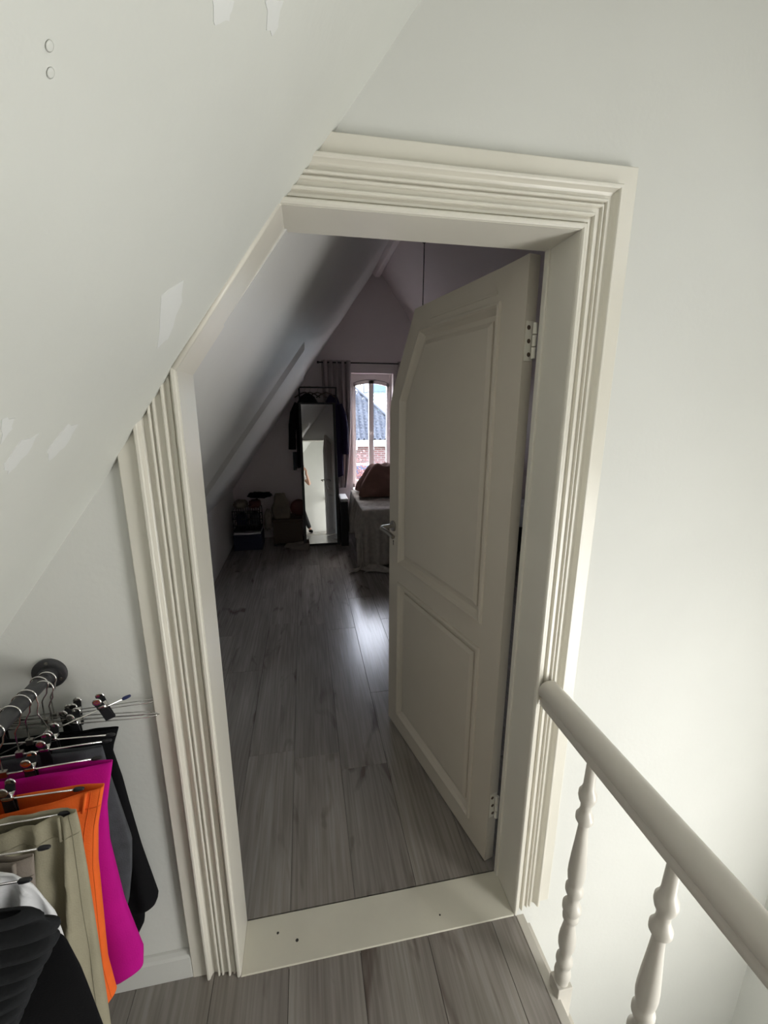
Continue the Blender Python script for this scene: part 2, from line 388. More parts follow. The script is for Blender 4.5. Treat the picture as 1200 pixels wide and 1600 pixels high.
sweep(lambda s_, h_: ((W+s_, yy(h_), 0), (W+s_, yy(h_), H+s_))).build('casing_board', M['trim'], cas, smooth=True, angle=24)
sweep(lambda s_, h_: (((H+s_-B0)/T, yy(h_), H+s_), (W+s_, yy(h_), H+s_))).build('casing_board', M['trim'], cas, smooth=True, angle=24)
sweep(lambda s_, h_: ((-s_, yy(h_), 0), (-s_, yy(h_), zs(-s_)))).build('casing_board', M['trim'], cas, smooth=True, angle=24)
# --- skirting left of the door
p = MB(); p.prism_n([(-.70, .04, 0), (-.70, .022, 0), (-.70, .022, .078), (-.70, .026, .086), (-.70, .034, .092), (-.70, .04, .094)], (.562, 0, 0))
struct(p.build('baseboard_front', M['wall'], bevel=.0015), 'painted skirting board left of the door casing', 'skirting')
# caulk line where slope meets the wall is the paint edge itself

# ------------------------------------------------------------------ door leaf
hx = Vector((.832, .171, 0)); dd = Vector((.631-.832, .977-.171, 0)).normalized()
door = empty('door_1', hx, 'cream two-panel door standing open into the bedroom, top corner cut off', 'door', kind='structure', rot=(0, 0, math.atan2(dd.y, dd.x)))
TH = .036
p = MB()
p.prism([(0, .01), (.115, .01), (.115, 2.0), (0, 2.005)], -TH, 0)
p.prism([(.72, .01), (.831, .01), (.831, 1.60), (.826, 1.635), (.72, 1.65)], -TH, 0)
p.prism([(.115, .01), (.72, .01), (.72, .11), (.115, .11)], -TH, 0)
p.prism([(.115, .81), (.72, .81), (.72, .925), (.115, .925)], -TH, 0)
p.prism([(.115, 1.90), (.56, 1.90), (.612, 1.99), (.115, 2.0)], -TH, 0)
p.prism([(.56, 1.90), (.72, 1.65), (.826, 1.635), (.80, 1.70), (.612, 1.99)], -TH, 0)
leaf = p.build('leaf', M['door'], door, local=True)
def offset_poly(P, d):
    out = []; n = len(P); area = sum(P[i][0]*P[(i+1) % n][1]-P[(i+1) % n][0]*P[i][1] for i in range(n)); sg = 1 if area > 0 else -1
    for i in range(n):
        a, b, c = Vector(P[i-1]), Vector(P[i]), Vector(P[(i+1) % n])
        e1, e2 = (b-a).normalized(), (c-b).normalized()
        n1, n2_ = Vector((-e1.y, e1.x))*sg, Vector((-e2.y, e2.x))*sg
        m_ = (n1+n2_).normalized(); out.append(tuple(b + m_*(d/max(.2, m_.dot(n1)))))
    return out
def panel(P, steps):
    q = MB()
    for side in (0, 1):
        loops = [offset_poly(P, d) for d, h in steps]; n = len(P); v = []; f = []
        for (d, h), lp_ in zip(steps, loops):
            v += [(x, (h if side == 0 else -TH-h), z) for x, z in lp_]
        for i in range(len(steps)-1):
            for k in range(n): f.append((i*n+k, i*n+(k+1) % n, (i+1)*n+(k+1) % n, (i+1)*n+k))
        f.append(tuple((len(steps)-1)*n+k for k in range(n))); q.add(v, f)
    return q
st = [(-.014, .000), (-.012, .007), (-.004, .0085), (.0, .004), (.004, -.003), (.013, -.013), (.016, -.0155), (.031, -.0155), (.032, -.0105), (.047, -.004), (.050, -.004)]
for P in ([(.115, .925), (.72, .925), (.72, 1.65), (.56, 1.90), (.115, 1.90)], [(.115, .11), (.72, .11), (.72, .81), (.115, .81)]):
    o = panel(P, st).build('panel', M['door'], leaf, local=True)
# top moulding ledge above panel one (raised strip seen in the photo)
MB().prism([(.12, 1.935), (.50, 1.935), (.50, 1.943), (.12, 1.943)], -.0005, .003).build('ledge', M['door'], leaf, local=True, bevel=.001)
# handle, both sides
for sg, y0 in ((1, 0), (-1, -TH)):
    U, Z = .787, 1.083
    q = MB(); q.lathe([(.0255, y0), (.0255, y0+sg*.006), (.023, y0+sg*.008), (.010, y0+sg*.008)], (U, 0, Z), 'y', 24)
    rose = q.build('rose', M['steel'], door, local=True, smooth=True, angle=35)
    q = MB(); q.tube([(U, y0, Z), (U, y0+sg*.048, Z), (U, y0+sg*.060, Z-.001)] + [(U-.012-.11*t, y0+sg*(.067-.006*t), Z-.002-.012*t*t) for t in (0, .1, .25, .5, .75, 1)], [.0095]*3+[.0095]*6, 14)
    q.build('handle', M['steel'], door, local=True, smooth=True, angle=50)
    q = MB(); q.box(U-.0025, U+.0025, y0, y0+sg*.0006, Z-.095, Z-.075); q.lathe([(.005, y0), (.005, y0+sg*.0006)], (U, 0, Z-.075), 'y', 10)
    q.build('keyhole', M['dark'], door, local=True)
# hinges (painted over, chipped)
for Z in (1.795, .255):
    hg = MB().box(-.0015, .0, -.032, -.004, Z-.05, Z+.05).build('hinge', M['trim'], door, local=True)
    q = MB()
    for k in range(3): q.lathe([(.0065, Z-.045+.031*k), (.0065, Z-.045+.031*k+.028)], (-.012, -.026, 0), 'z', 12)
    q.build('knuckle', M['trim'], hg, local=True, smooth=True, angle=40)
    for k in (-1, 0, 1):
        q = MB(); q.lathe([(.0062, -.0015), (.0055, -.0022), (.001, -.0024)], (0, -.016+.003*k, Z+.034*k), 'x', 9); q.build('screw', M['brownwood'], hg, local=True)

# ------------------------------------------------------------------ bedroom shell
def bs(x, y, off=0): b, t = bslope(y); return b+t*x-off
def slope_sheet(x0, x1, y0, y1, ny=8, th=.06):
    q = MB()
    for j in range(ny):
        ya, yb = y0+(y1-y0)*j/ny, y0+(y1-y0)*(j+1)/ny
        top = [(x0, ya, bs(x0, ya)), (x1, ya, bs(x1, ya)), (x1, yb, bs(x1, yb)), (x0, yb, bs(x0, yb))]
        q.add(top + [(a, b, c+th) for a, b, c in top], [(0, 1, 2, 3), (7, 6, 5, 4)] + ([(0, 4, 5, 1)] if j == 0 else []))
    return q
c3 = struct(slope_sheet(-.72, CX, .12, YG+.02).build('ceiling', M['bedslope']), 'left-hand sloping ceiling of the bedroom', 'ceiling')
def zbr(x, y): zt = bs(CX, y); return zt-(1.385)*(x-CX)
p = MB()
for j in range(8):
    ya, yb = .12+(YG-.10)*j/8, .12+(YG-.10)*(j+1)/8
    top = [(CX, ya, zbr(CX, ya)), (3.0, ya, zbr(3.0, ya)), (3.0, yb, zbr(3.0, yb)), (CX, yb, zbr(CX, yb))]
    p.add(top + [(a, b, c+.06) for a, b, c in top], [(3, 2, 1, 0), (4, 5, 6, 7)])
c4 = struct(p.build('ceiling', M['bedwall']), 'right-hand sloping ceiling of the bedroom', 'ceiling')
struct(MB().box(-.72, -.655, .12, YG, -.02, .85).build('wall_left', M['bedslope']), 'low knee wall along the left of the bedroom', 'wall')
struct(MB().box(2.9, 2.98, .12, YG, -.02, .95).build('wall_right', M['bedwall']), 'low knee wall along the right of the bedroom', 'wall')
struct(MB().prism([(2.1, -.02), (2.98, -.02), (2.98, .7), (2.1, 2.0)], .06, .12).build('wall_rear', M['bedwall']), 'bedroom side of the partition wall beyond the door', 'wall')
# gable wall with the window hole
wx0, wx1, wz0, wz1 = .843, 1.365, .60, 2.04
p = MB(); g0, g1 = YG, YG+.22
xl = -.75
p.prism([(xl, -.02), (wx0, -.02), (wx0, bs(wx0, YG)+.05), (xl, bs(xl, YG)+.05)], g0, g1)
p.prism([(wx0, -.02), (wx1, -.02), (wx1, wz0), (wx0, wz0)], g0, g1)
p.prism([(wx0, wz1), (wx1, wz1), (wx1, zbr(wx1, YG)+.05), (CX, bs(CX, YG)+.05), (wx0, bs(wx0, YG)+.05)], g0, g1)
p.prism([(wx1, -.02), (3.0, -.02), (3.0, zbr(3.0, YG)+.05), (wx1, zbr(wx1, YG)+.05)], g0, g1)
struct(p.build('wall_back', M['bedwall']), 'mauve-grey gable wall at the far end of the bedroom', 'wall')
# window: frame with arched head, two casements
win = empty('window_1', (CX-.06, YG+.13, wz0), 'pinkish white two-light window with arched head in the gable', 'window', kind='structure')
f0, f1 = YG+.12, YG+.18
cxw = (wx0+wx1)/2
def arch(x, rise=.055, z=1.915): return z + rise*(1-((x-cxw)/(.26))**2)
p = MB(); p.box(wx0, wx0+.03, f0, f1, wz0, wz1); p.box(wx1-.03, wx1, f0, f1, wz0, wz1); p.box(wx0, wx1, f0, f1, wz0, wz0+.05)
N_ = 16
for i in range(N_):
    xa, xb = wx0+(wx1-wx0)*i/N_, wx0+(wx1-wx0)*(i+1)/N_
    p.prism([(xa, arch(xa)), (xb, arch(xb)), (xb, wz1), (xa, wz1)], f0+.01, f1)
p.build('frame', M['pink'], win)
p = MB()
p.grid(lambda u, v: (wx0+(wx1-wx0)*u, f0+.004, arch(wx0+(wx1-wx0)*u)-.004+.008*v), 16, 1)
p.build('arch_bead', M['dark'], win, solid=.004)
for xa, xb in ((wx0+.03, cxw), (cxw, wx1-.03)):
    q = MB(); sw = .03
    q.box(xa, xa+sw, f0-.01, f1-.02, wz0+.05, arch(xa+sw)-.005); q.box(xb-sw, xb, f0-.01, f1-.02, wz0+.05, arch(xb-sw)-.005)
    q.box(xa+sw, xb-sw, f0-.01, f1-.02, wz0+.05, wz0+.09)
    for i in range(8):
        a, b = xa+(xb-xa)*i/8, xa+(xb-xa)*(i+1)/8
        q.prism([(a, arch(a)-.045), (b, arch(b)-.045), (b, arch(b)-.002), (a, arch(a)-.002)], f0-.01, f1-.02)
    cs = q.build('casement', M['pink'], win)
gm = bpy.data.materials.new('window_glass'); gm.use_nodes = True
gn = gm.node_tree.nodes; gl = gm.node_tree.links; gb = gn['Principled BSDF']
tr = gn.new('ShaderNodeBsdfTransparent'); gs = gn.new('ShaderNodeBsdfGlossy'); gs.inputs['Roughness'].default_value = 0; mxs = gn.new('ShaderNodeMixShader'); mxs.inputs[0].default_value = .06
gl.new(tr.outputs[0], mxs.inputs[1]); gl.new(gs.outputs[0], mxs.inputs[2]); gl.new(mxs.outputs[0], gn['Material Output'].inputs[0])
for xa, xb in ((wx0+.055, cxw-.025), (cxw+.025, wx1-.055)):
    MB().box(xa, xb, f0+.018, f0+.022, wz0+.085, 1.91).build('pane', gm, win)
MB().lathe([(.008, 0), (.008, -.02), (.013, -.024), (.013, -.034), (.004, -.036)], (cxw, f0-.01, 1.30), 'y', 12).build('window_knob', M['pink'], win)
MB().box(cxw-.006, cxw+.006, f0-.026, f0-.018, 1.27, 1.33).build('window_catch', M['gutter'], win)
MB().box(wx0-.0, wx1+.0, YG-.06, YG+.12, wz0-.03, wz0+.002).build('window_sill', M['gutter'], win, bevel=.003)
# ridge beam
p = MB(); p.prism_n([(CX-.022, .12, bs(CX, .12)-.02), (CX+.055, .12, bs(CX, .12)-.09), (CX+.02, .12, bs(CX, .12)-.14), (CX-.03, .12, bs(CX, .12)-.14), (CX-.065, .12, bs(CX, .12)-.09)], (0, YG-.16, -.005))
struct(p.build('trim_3', M['bedwall'], bevel=.008), 'painted ridge beam running along the bedroom ceiling', 'beam')
p = MB()
for sg in (-1, 1): p.prism([(CX, 3.34), (CX+sg*.5, 3.34-.62), (CX+sg*.5, 3.34-.54), (CX, 3.44)], -2.3, YG+.25)
struct(p.build('roof', M['dark']), 'unseen cover added over the attic ridge to keep sun out', 'roof')  # added to stop sun leaking through the gap between the slopes
# boxed panel on the lower slope
p = MB(); ya, yb = 1.9, YG-.10
def bp(x, y, o_): return (x, y, bs(x, y)-o_)
p.add([bp(-.655, ya+.10, .038), bp(.27, ya+.10, .036), bp(.27, yb, .036), bp(-.655, yb, .038), bp(-.655, ya, -.01), bp(.27, ya, -.01), bp(.27, yb, -.01), bp(-.655, yb, -.01)],
      [(0, 1, 2, 3), (4, 7, 6, 5), (0, 4, 5, 1), (1, 5, 6, 2), (2, 6, 7, 3), (3, 7, 4, 0)])
struct(p.build('trim_4', M['bedslope'], bevel=.004), 'boxed-out lining on the lower part of the bedroom slope', 'boxing')
# ------------------------------------------------------------------ balustrade
bal = empty('balustrade', (.90, -.2, 0), 'cream painted landing balustrade with round handrail and turned balusters', 'balustrade')
prof = [(-.024, .800), (-.026, .803), (-.026, .818), (-.022, .824), (-.020, .829), (-.028, .835), (-.0335, .845), (-.0345, .856), (-.031, .868), (-.023, .878), (-.012, .884), (0, .886)]
prof = prof + [(-a, b) for a, b in reversed(prof[:-1])]
p = MB(); k = len(prof); ys = (-.003, -2.15)
p.add([(.897+a*.9, ys[0], .876-(.886-b)*.88) for a, b in prof] + [(.897+a*.9, ys[1], .876-(.886-b)*.88) for a, b in prof], [(i, (i+1) % k, k+(i+1) % k, k+i) for i in range(k)] + [tuple(range(k)), tuple(range(2*k-1, k-1, -1))])
p.build('handrail', M['rail'], bal, smooth=True, angle=45)
bprof = [(.0185, .035), (.018, .045), (.021, .055), (.0225, .066), (.021, .078), (.0165, .086), (.0160, .096), (.0205, .104), (.0225, .114), (.0215, .124), (.0165, .132), (.0150, .142), (.0175, .155), (.0215, .172), (.0228, .190), (.021, .212), (.0165, .24), (.0140, .258),
         (.0150, .266), (.0200, .273), (.0205, .283), (.0165, .290), (.0200, .297), (.0240, .307), (.0240, .320), (.0190, .329), (.0150, .340), (.0155, .352), (.0190, .360), (.0225, .370), (.0225, .382), (.0185, .390), (.0170, .398), (.0200, .410), (.0220, .428), (.0215, .450), (.0190, .49), (.0155, .535), (.0125, .580), (.0120, .592),
         (.0170, .600), (.0212, .608), (.0212, .620), (.0160, .630), (.0130, .642), (.0135, .656), (.0190, .668), (.0218, .680), (.0212, .692), (.0160, .702), (.0135, .712), (.0125, .75), (.0115, .785), (.0110, .803)]
def baluster(y):
    b = empty('baluster', (.905, y, 0), parent=bal)
    MB().lathe(bprof, (.905, y, 0), 'z', 28).build('turned_shaft', M['rail'], b, smooth=True, angle=60)
    MB().box(.883, .927, y-.022, y+.022, -.105, .037).build('square_base', M['rail'], b, bevel=.002)
for i in range(8): baluster(-.195-.24*i)
p = MB(); p.box(.866, .893, -2.2, -.004, -.14, .002)
struct(p.build('trim_5', M['rail'], bevel=.002), 'cream edging strip along the stairwell edge of the landing', 'edging')
struct(MB().box(.862, .945, -2.2, .03, -.26, -.105).build('trim_6', M['rail'], bevel=.002), 'painted base string carrying the balusters', 'string board')

# ------------------------------------------------------------------ clothes rail, hangers and garments on the landing
rail = empty('clothes_rail', (-.352, .04, 1.03), 'dark steel pipe clothes rail with round wall flange', 'clothes rail')
p = MB(); p.lathe([(.0155, .035), (.0155, -1.9)], (-.352, 0, 1.025), 'y', 24); p.build('pipe', M['rod'], rail, smooth=True, angle=40)
p = MB(); p.lathe([(.036, .040), (.036, .034), (.034, .0325), (.020, .032), (.019, .022), (.0175, .012), (.014, .010)], (-.352, 0, 1.025), 'y', 32); fl = p.build('flange', M['rod'], rail, smooth=True, angle=35)
for a in (90, 210, 330):
    a = math.radians(a); MB().lathe([(.004, .0325), (.004, .031), (.001, .0305)], (-.352+.028*math.cos(a), 0, 1.025+.028*math.sin(a)), 'y', 10).build('screw', M['steel'], fl)
def hook_pts(zb):
    pts = [(0, 0, zb), (0, 0, -.045), (.004, 0, -.036), (.012, 0, -.024)]
    for k in range(15):
        a = math.radians(-38+k*(225/14)); pts.append((.0180*math.cos(a), 0, .0180*math.sin(a)*1.0))
    return pts
def make_hanger(kind):
    h = bpy.data.objects.new('hanger', None); COL.objects.link(h); h.empty_display_size = .05; WO[h.name] = Vector((0, 0, 0))
    zb = -.096
    MB().tube(hook_pts(zb), .0016, 8).build('hook', M['chrome'], h, local=True, smooth=True)
    if kind == 'loop':
        q = MB()
        pts = [(-.17, 0, zb), (.20, 0, zb), (.215, .003, zb), (.222, .007, zb), (.215, .011, zb), (.20, .012, zb), (-.17, .012, zb)]
        q.tube(pts, .0014, 6); q.build('bar', M['chrome'], h, local=True, smooth=True)
    else:
        MB().tube([(-.17, 0, zb), (.155, 0, zb)], .0017, 8).build('bar', M['chrome'], h, local=True, smooth=True)
        for xa, xb in ((-.182, -.166), (.150, .168)):
            MB().lathe([(.002, xa), (.0038, xa+.002), (.0042, xa+.008), (.0032, xb-.002), (.002, xb)], (0, 0, zb), 'x', 10).build('tip', M['bluetip'] if kind == 'blue' else M['rubber'], h, local=True, smooth=True)
    MB().box(-.007, .007, -.004, .004, zb-.006, zb+.008).build('swivel', M['steel'], h, local=True, bevel=.001)
    for cx_ in ((-.11, .045) if kind != 'blue' else (-.12, .11)):
        q = MB()
        for sg in (-1, 1):
            q.add([(cx_-.008, sg*.010, zb+.022), (cx_+.008, sg*.010, zb+.022), (cx_+.009, sg*.004, zb), (cx_-.009, sg*.004, zb), (cx_-.010, sg*.0015, zb-.032), (cx_+.010, sg*.0015, zb-.032)], [(0, 1, 2, 3), (3, 2, 5, 4)])
        cl = q.build('clip', M['rubber'], h, local=True, solid=.0022)
        q = MB(); q.lathe([(.0001, -.0095), (.0075, -.009), (.0085, -.004), (.0085, .004), (.0075, .009), (.0001, .0095)], (cx_, 0, zb+.006), 'x', 16)
        q.build('spring', M['chrome'], cl, local=True, smooth=True)
        q = MB()
        for sg in (-1, 1): q.lathe([(.0001, sg*.0115), (.006, sg*.0125), (.009, sg*.0118), (.0092, sg*.0108), (.006, sg*.010)], (cx_, 0, zb+.024), 'y', 16)
        q.build('finger_pad', M['chrome'], cl, local=True, smooth=True)
    return h
protos = {k: make_hanger(k) for k in ('loop', 'clip', 'blue')}
used = set()
def hanger(kind, y, label, rz=0, ry=0, x=-.352):
    h = protos[kind] if kind not in used else copy_tree(protos[kind]); used.add(kind)
    h.location = (x, y, 1.0255); h.rotation_euler = (0, math.radians(ry), math.radians(rz))
    tag(h, label, 'hanger', 'wire clip hangers on the clothes rail'); return h
hanger('loop', .012, 'empty chrome hanger with looped ends, closest to the wall flange', 3, x=-.345)
hanger('loop', -.004, 'empty chrome hanger with looped ends, second from the wall flange', -2, 2, x=-.352)
hanger('loop', -.022, 'empty chrome hanger with its loop reaching farthest towards the door casing', -5, -2, x=-.332)
hanger('blue', -.050, 'chrome hanger tilted upwards with a blue tip beside the big black clips', 8, -18)
hanger('clip', -.066, 'chrome clip hanger holding the black trousers nearest the wall', -3)
hanger('clip', -.100, 'chrome clip hanger holding the dark grey trousers', 3)
hanger('clip', -.150, 'chrome clip hanger holding the magenta trousers', 4)
hanger('clip', -.212, 'chrome clip hanger holding the orange trousers', 0)
hanger('clip', -.270, 'chrome clip hanger holding the khaki trousers', 3)
hanger('clip', -.325, 'chrome clip hanger holding the taupe trousers', 1)
hanger('clip', -.372, 'chrome clip hanger holding the white shirt', 0)
hanger('clip', -.446, 'chrome clip hanger holding the black ribbed knit, nearest the camera', 0)

def interp(tab, z):
    if z >= tab[0][1]: return tab[0][0]
    for (xa, za), (xb, zb) in zip(tab, tab[1:]):
        if za >= z >= zb: return xa+(xb-xa)*(za-z)/max(1e-6, za-zb)
    return tab[-1][0]
def garment(name, label, y, edge, m, th=.014, amp=.004, k=60, seed=0, xl=-.50, dip=0, hem=0, rib=0, pleat=0, seams=(), band=0, solid=.0016, nv=46):
    zt, zb = edge[0][1], edge[-1][1]
    def fn(u, v):
        a = 2*PI*u; z = zt+(zb-zt)*v; xr = interp(edge, z); xc, hw = (xr+xl)/2, (xr-xl)/2
        c, s_ = math.cos(a), math.sin(a); x = xc+hw*math.copysign(abs(c)**.55, c)
        t_ = th*(.45+.75*min(1, v*3)); edge_f = min(1, abs(s_)*1.6)
        fold = amp*edge_f*(math.sin(k*x+seed+2.5*v)+.6*math.sin(k*1.9*x+seed*2.1-3*v))*(.5+.9*v)
        wr = .0035*noise.noise(Vector((x*14, z*9, seed+(3 if s_ > 0 else 0))))*edge_f
        yv = y + t_*math.copysign(abs(s_)**.7, s_) + fold + wr
        zz = z - dip*max(0, 1-v*8)*(.5+.5*math.cos((x-xc)*14))*(1 if s_ < 0 else .3) + hem*v*math.sin((x-xl)*7) + .004*noise.noise(Vector((x*20, 0, seed)))*v
        if pleat:
            ph_ = (x*pleat+1.1*v+seed*.3+.25*noise.noise(Vector((x*6, v*3, seed)))); yv += (-.024*(1-abs(2*(ph_ % 1)-1)**.45)*(.4+.6*min(1, v*6)) + .006)*edge_f*(1 if s_ < 0 else -.3)
        if rib: 
            kx = math.sin(v*2*PI*rib); yv += (.0065*kx)*(1 if s_ > 0 else -1)*edge_f; x += .003*kx*(1 if c > 0 else 0)
        return (x, yv, zz)
    q = MB(); q.grid(fn, 128, nv if not rib else rib*8, wrap=True)
    g = tag(q.build(name, m, smooth=True, solid=solid), label, 'clothing', 'clothes hanging on the landing rail')
    dk = m.copy(); nt = dk.node_tree
    for l in list(nt.links):
        if l.to_socket.name == 'Base Color': nt.links.remove(l)
    c0 = m.node_tree.nodes['Principled BSDF'].inputs['Base Color'].default_value
    nt.nodes['Principled BSDF'].inputs['Base Color'].default_value = (c0[0]*.72, c0[1]*.72, c0[2]*.72, 1)
    for su in seams:
        pts = [fn(su, k_/40) for k_ in range(41)]
        MB().tube([(a_, b_-.0011, c_) for a_, b_, c_ in pts], .0008, 5).build('seam', dk, g, smooth=True)
    if band:
        pts = [fn(.5+.5*k_/60, band) for k_ in range(61)]
        MB().tube([(a_, b_-.0011, c_) for a_, b_, c_ in pts], .0009, 5).build('waistband_seam', dk, g, smooth=True)
        for su in (.62, .75, .88):
            pts = [fn(su, v_) for v_ in (0, band*.5, band*1.1)]
            MB().tube([(a_, b_-.003, c_) for a_, b_, c_ in pts], [.003, .0034, .003], 6).build('belt_loop', m, g, smooth=True)
    return g
garment('black_trousers', 'black garment hanging nearest the wall behind the grey trousers', -.035, [(-.195, .915), (-.215, .86), (-.205, .78), (-.200, .70), (-.188, .57), (-.168, .41), (-.183, .375), (-.205, .372), (-.212, .33), (-.232, .29), (-.235, .24)], M['blackcloth'], .014, .004, 55, 1)
garment('grey_trousers', 'dark slate grey trousers hanging between black and magenta ones', -.092, [(-.205, .918), (-.200, .85), (-.197, .816), (-.189, .745), (-.180, .661), (-.190, .58), (-.207, .49), (-.222, .44)], M['greycloth'], .013, .003, 40, 2)
garment('magenta_trousers', 'bright magenta trousers clipped by the waist', -.145, [(-.163, .925), (-.188, .82), (-.196, .726), (-.189, .561), (-.169, .405), (-.176, .352), (-.20, .343)], M['magenta'], .017, .004, 30, 3, dip=.008, seams=(), band=0)
garment('orange_trousers', 'bright orange trousers with a gaping waistband', -.208, [(-.152, .930), (-.176, .838), (-.189, .75), (-.195, .664), (-.207, .49), (-.203, .395), (-.222, .372)], M['orange'], .020, .0030, 36, 4, dip=.026, seams=(.955, .90), band=.075)
garment('khaki_trousers', 'khaki pleated trousers hanging in front of the orange ones', -.266, [(-.172, .940), (-.171, .906), (-.174, .805), (-.180, .683), (-.190, .43), (-.198, .26), (-.21, .20)], M['khaki'], .019, .0095, 40, 5, dip=.026, pleat=21, seams=(.93,), band=.06)
garment('taupe_trousers', 'taupe trousers between the khaki trousers and the white shirt', -.326, [(-.208, .925), (-.216, .86), (-.220, .70), (-.224, .45)], M['taupe'], .010, .004, 60, 6, dip=.012, band=.08)
garment('white_shirt', 'crumpled white shirt hanging behind the black ribbed knit', -.364, [(-.235, .945), (-.212, .935), (-.190, .905), (-.170, .845), (-.165, .72), (-.17, .50)], M['whitecloth'], .011, .006, 55, 7, dip=.012, pleat=24)
garment('ribbed_knit', 'black ribbed knit garment in the foreground at lower left', -.446, [(-.150, .968), (-.126, .955), (-.112, .932), (-.119, .905), (-.149, .853), (-.186, .776), (-.22, .70)], M['knit'], .018, .001, 20, 8, rib=10, xl=-.50)
garment('black_dress', 'plain black garment hanging in front of the khaki trousers', -.405, [(-.200, .885), (-.150, .872), (-.136, .850), (-.125, .786), (-.113, .652), (-.10, .50), (-.095, .40)], M['blackcloth'], .006, .002, 25, 9)

# ------------------------------------------------------------------ far end of the bedroom
# curtain rod and curtain
cr = empty('curtain_rod', (1.2, YG-.07, 2.15), 'thin black curtain rod above the gable window', 'curtain rod')
MB().tube([(.44, YG-.07, 2.150), (2.05, YG-.07, 2.150)], .008, 10).build('rod', M['black'], cr, smooth=True)
for x in (.44, 2.05): MB().lathe([(.002, -.014), (.013, -.010), (.015, 0), (.013, .010), (.002, .014)], (x, YG-.07, 2.150), 'x', 12).build('finial', M['black'], cr, smooth=True)
for x in (.50, 1.98): MB().box(x-.006, x+.006, YG-.07, YG, 2.138, 2.146).build('bracket', M['black'], cr)
def curtain(x0t, x1t, x0b, x1b, zb, label, seed):
    def fn(u, v):
        z = 2.175+(zb-2.175)*v; x0 = x0t+(x0b-x0t)*v**2.2; x1 = x1t+(x1b-x1t)*v**3
        x = x0+(x1-x0)*u; return (x+.008*math.sin(u*40+seed), YG-.072+.026*math.sin(u*2*PI*5+seed)*(1-.2*v), z)
    o = MB().grid(fn, 90, 16).build('curtain', M['curtain'], smooth=True, solid=.003)
    return tag(o, label, 'curtain')
curtain(.475, .825, .64, .745, .635, 'mauve-grey pleated curtain hanging left of the gable window', .5)
curtain(1.40, 1.80, 1.42, 1.80, .66, 'mauve-grey curtain at the right of the gable window, mostly behind the door', 1.5)
# bench under the window
bn = empty('bench', (.72, 4.1, 0), 'black chest with a white top beneath the curtain, left of the bed', 'bench')
MB().box(.635, .722, 3.95, 4.25, 0, .545).build('body', M['crate'], bn, bevel=.004)
MB().box(.632, .725, 3.945, 4.255, .547, .585).build('cushion', M['whitesheet'], bn, bevel=.01)
# bed
bed = empty('bed', (1.8, 3.75, 0), 'low black bed below the gable window, mostly behind the open door', 'bed')
MB().box(.84, 2.75, 3.22, 4.28, .06, .34).build('base', M['crate'], bed, bevel=.01)
for x in (.90, 2.69):
    for y in (3.28, 4.22): MB().box(x-.025, x+.025, y-.025, y+.025, 0, .06).build('leg', M['black'], bed)
MB().box(.84, 2.75, 3.22, 4.28, .342, .595).build('mattress', M['whitesheet'], bed, bevel=.03, seg=3)
# bedspread drape
def drape(u, v):
    fx = .84-.60+u*2.2; fy = 3.22-.60+v*(4.30-3.22+.60)
    hemx = .40+.10*math.sin(fy*5)+.13*max(0, (3.75-fy)) ; 
    dx = max(0, .815-fx); dy = max(0, 3.195-fy)
    d = math.hypot(dx, dy)
    if d > 0: d = d*(min(1.0, hemx/.6) if dy == 0 else 1.0)
    x, y = max(fx, .815), max(fy, 3.195)
    z = .612
    if d > 0:
        nx, ny = (-dx, -dy); l = math.hypot(nx, ny); nx /= l; ny /= l
        al = fy if dx > dy else fx
        fold = .022*math.sin(al*34)+.015*math.sin(al*61+1)
        drop = min(d, .600); out = .018+ (.030+fold*1.0)*min(1, d/.25)
        spill = max(0, d-.600)
        x += nx*(out+spill); y += ny*(out+spill); z = .612-drop*(1 if spill == 0 else 1)
        z = max(z, .012+.01*(1+math.sin(al*30)))
        r_ = min(1, d/.03); z += (1-r_)*0
    z += .006*noise.noise(Vector((fx*9, fy*9, 0))) if d > 0 else .018*abs(noise.noise(Vector((fx*7, fy*7, 0))))+.01*math.sin(fy*24+fx*5)*math.exp(-((fx-.95)/.3)**2)
    return (x, y, max(z, .012))
o = MB().grid(drape, 150, 110).build('bedspread', M['bedspread'], smooth=True, solid=.006)
bsp = tag(o, 'crinkled beige bedspread draped over the side of the bed', 'bedspread')
MB().grid(lambda u, v: (.775+.26*u+.03*math.sin(v*6), 3.02+.16*v+.03*math.sin(u*5), .012+.040*math.sin(u*PI)**.6*math.sin(v*PI)**.6*(1+.4*math.sin(u*14+v*6))), 24, 14).build('trailing_corner', M['bedspread'], bsp, smooth=True, solid=.006)
# duvet heap
def duv(u, v):
    x = .86+u*1.3; y = 3.72+v*.56
    e = min(1, (math.sin(min(u*2.6, .5)*PI)))**.55*min(1, math.sin(PI*v))**.45
    h = .335*e*(1+.10*math.sin(x*22+y*9)+.08*math.sin(y*30-x*8)) + .02*noise.noise(Vector((x*10, y*10, 4)))*e
    return (x-.02*math.sin(v*9), y, .642+h)
o = MB().grid(duv, 70, 46).build('duvet', M['duvet'], smooth=True, solid=.01)
tag(o, 'rust brown duvet heaped on the bed in front of the window', 'duvet')
# clothes rack
rk = empty('clothes_rack', (.42, 4.32, 0), 'slim black metal clothes rack behind the standing mirror', 'clothes rack')
for x in (.206, .637):
    MB().tube([(x, 4.32, 0.016), (x, 4.32, 1.86)], .0085, 8).build('post', M['black'], rk)
    MB().tube([(x, 4.255, .010), (x, 4.40, .010)], .009, 8).build('foot', M['black'], rk)
MB().tube([(.198, 4.32, 1.858), (.645, 4.32, 1.858)], .0085, 8).build('top_bar', M['black'], rk)
MB().tube([(.206, 4.32, .20), (.637, 4.32, .20)], .0075, 8).build('lower_bar', M['black'], rk)
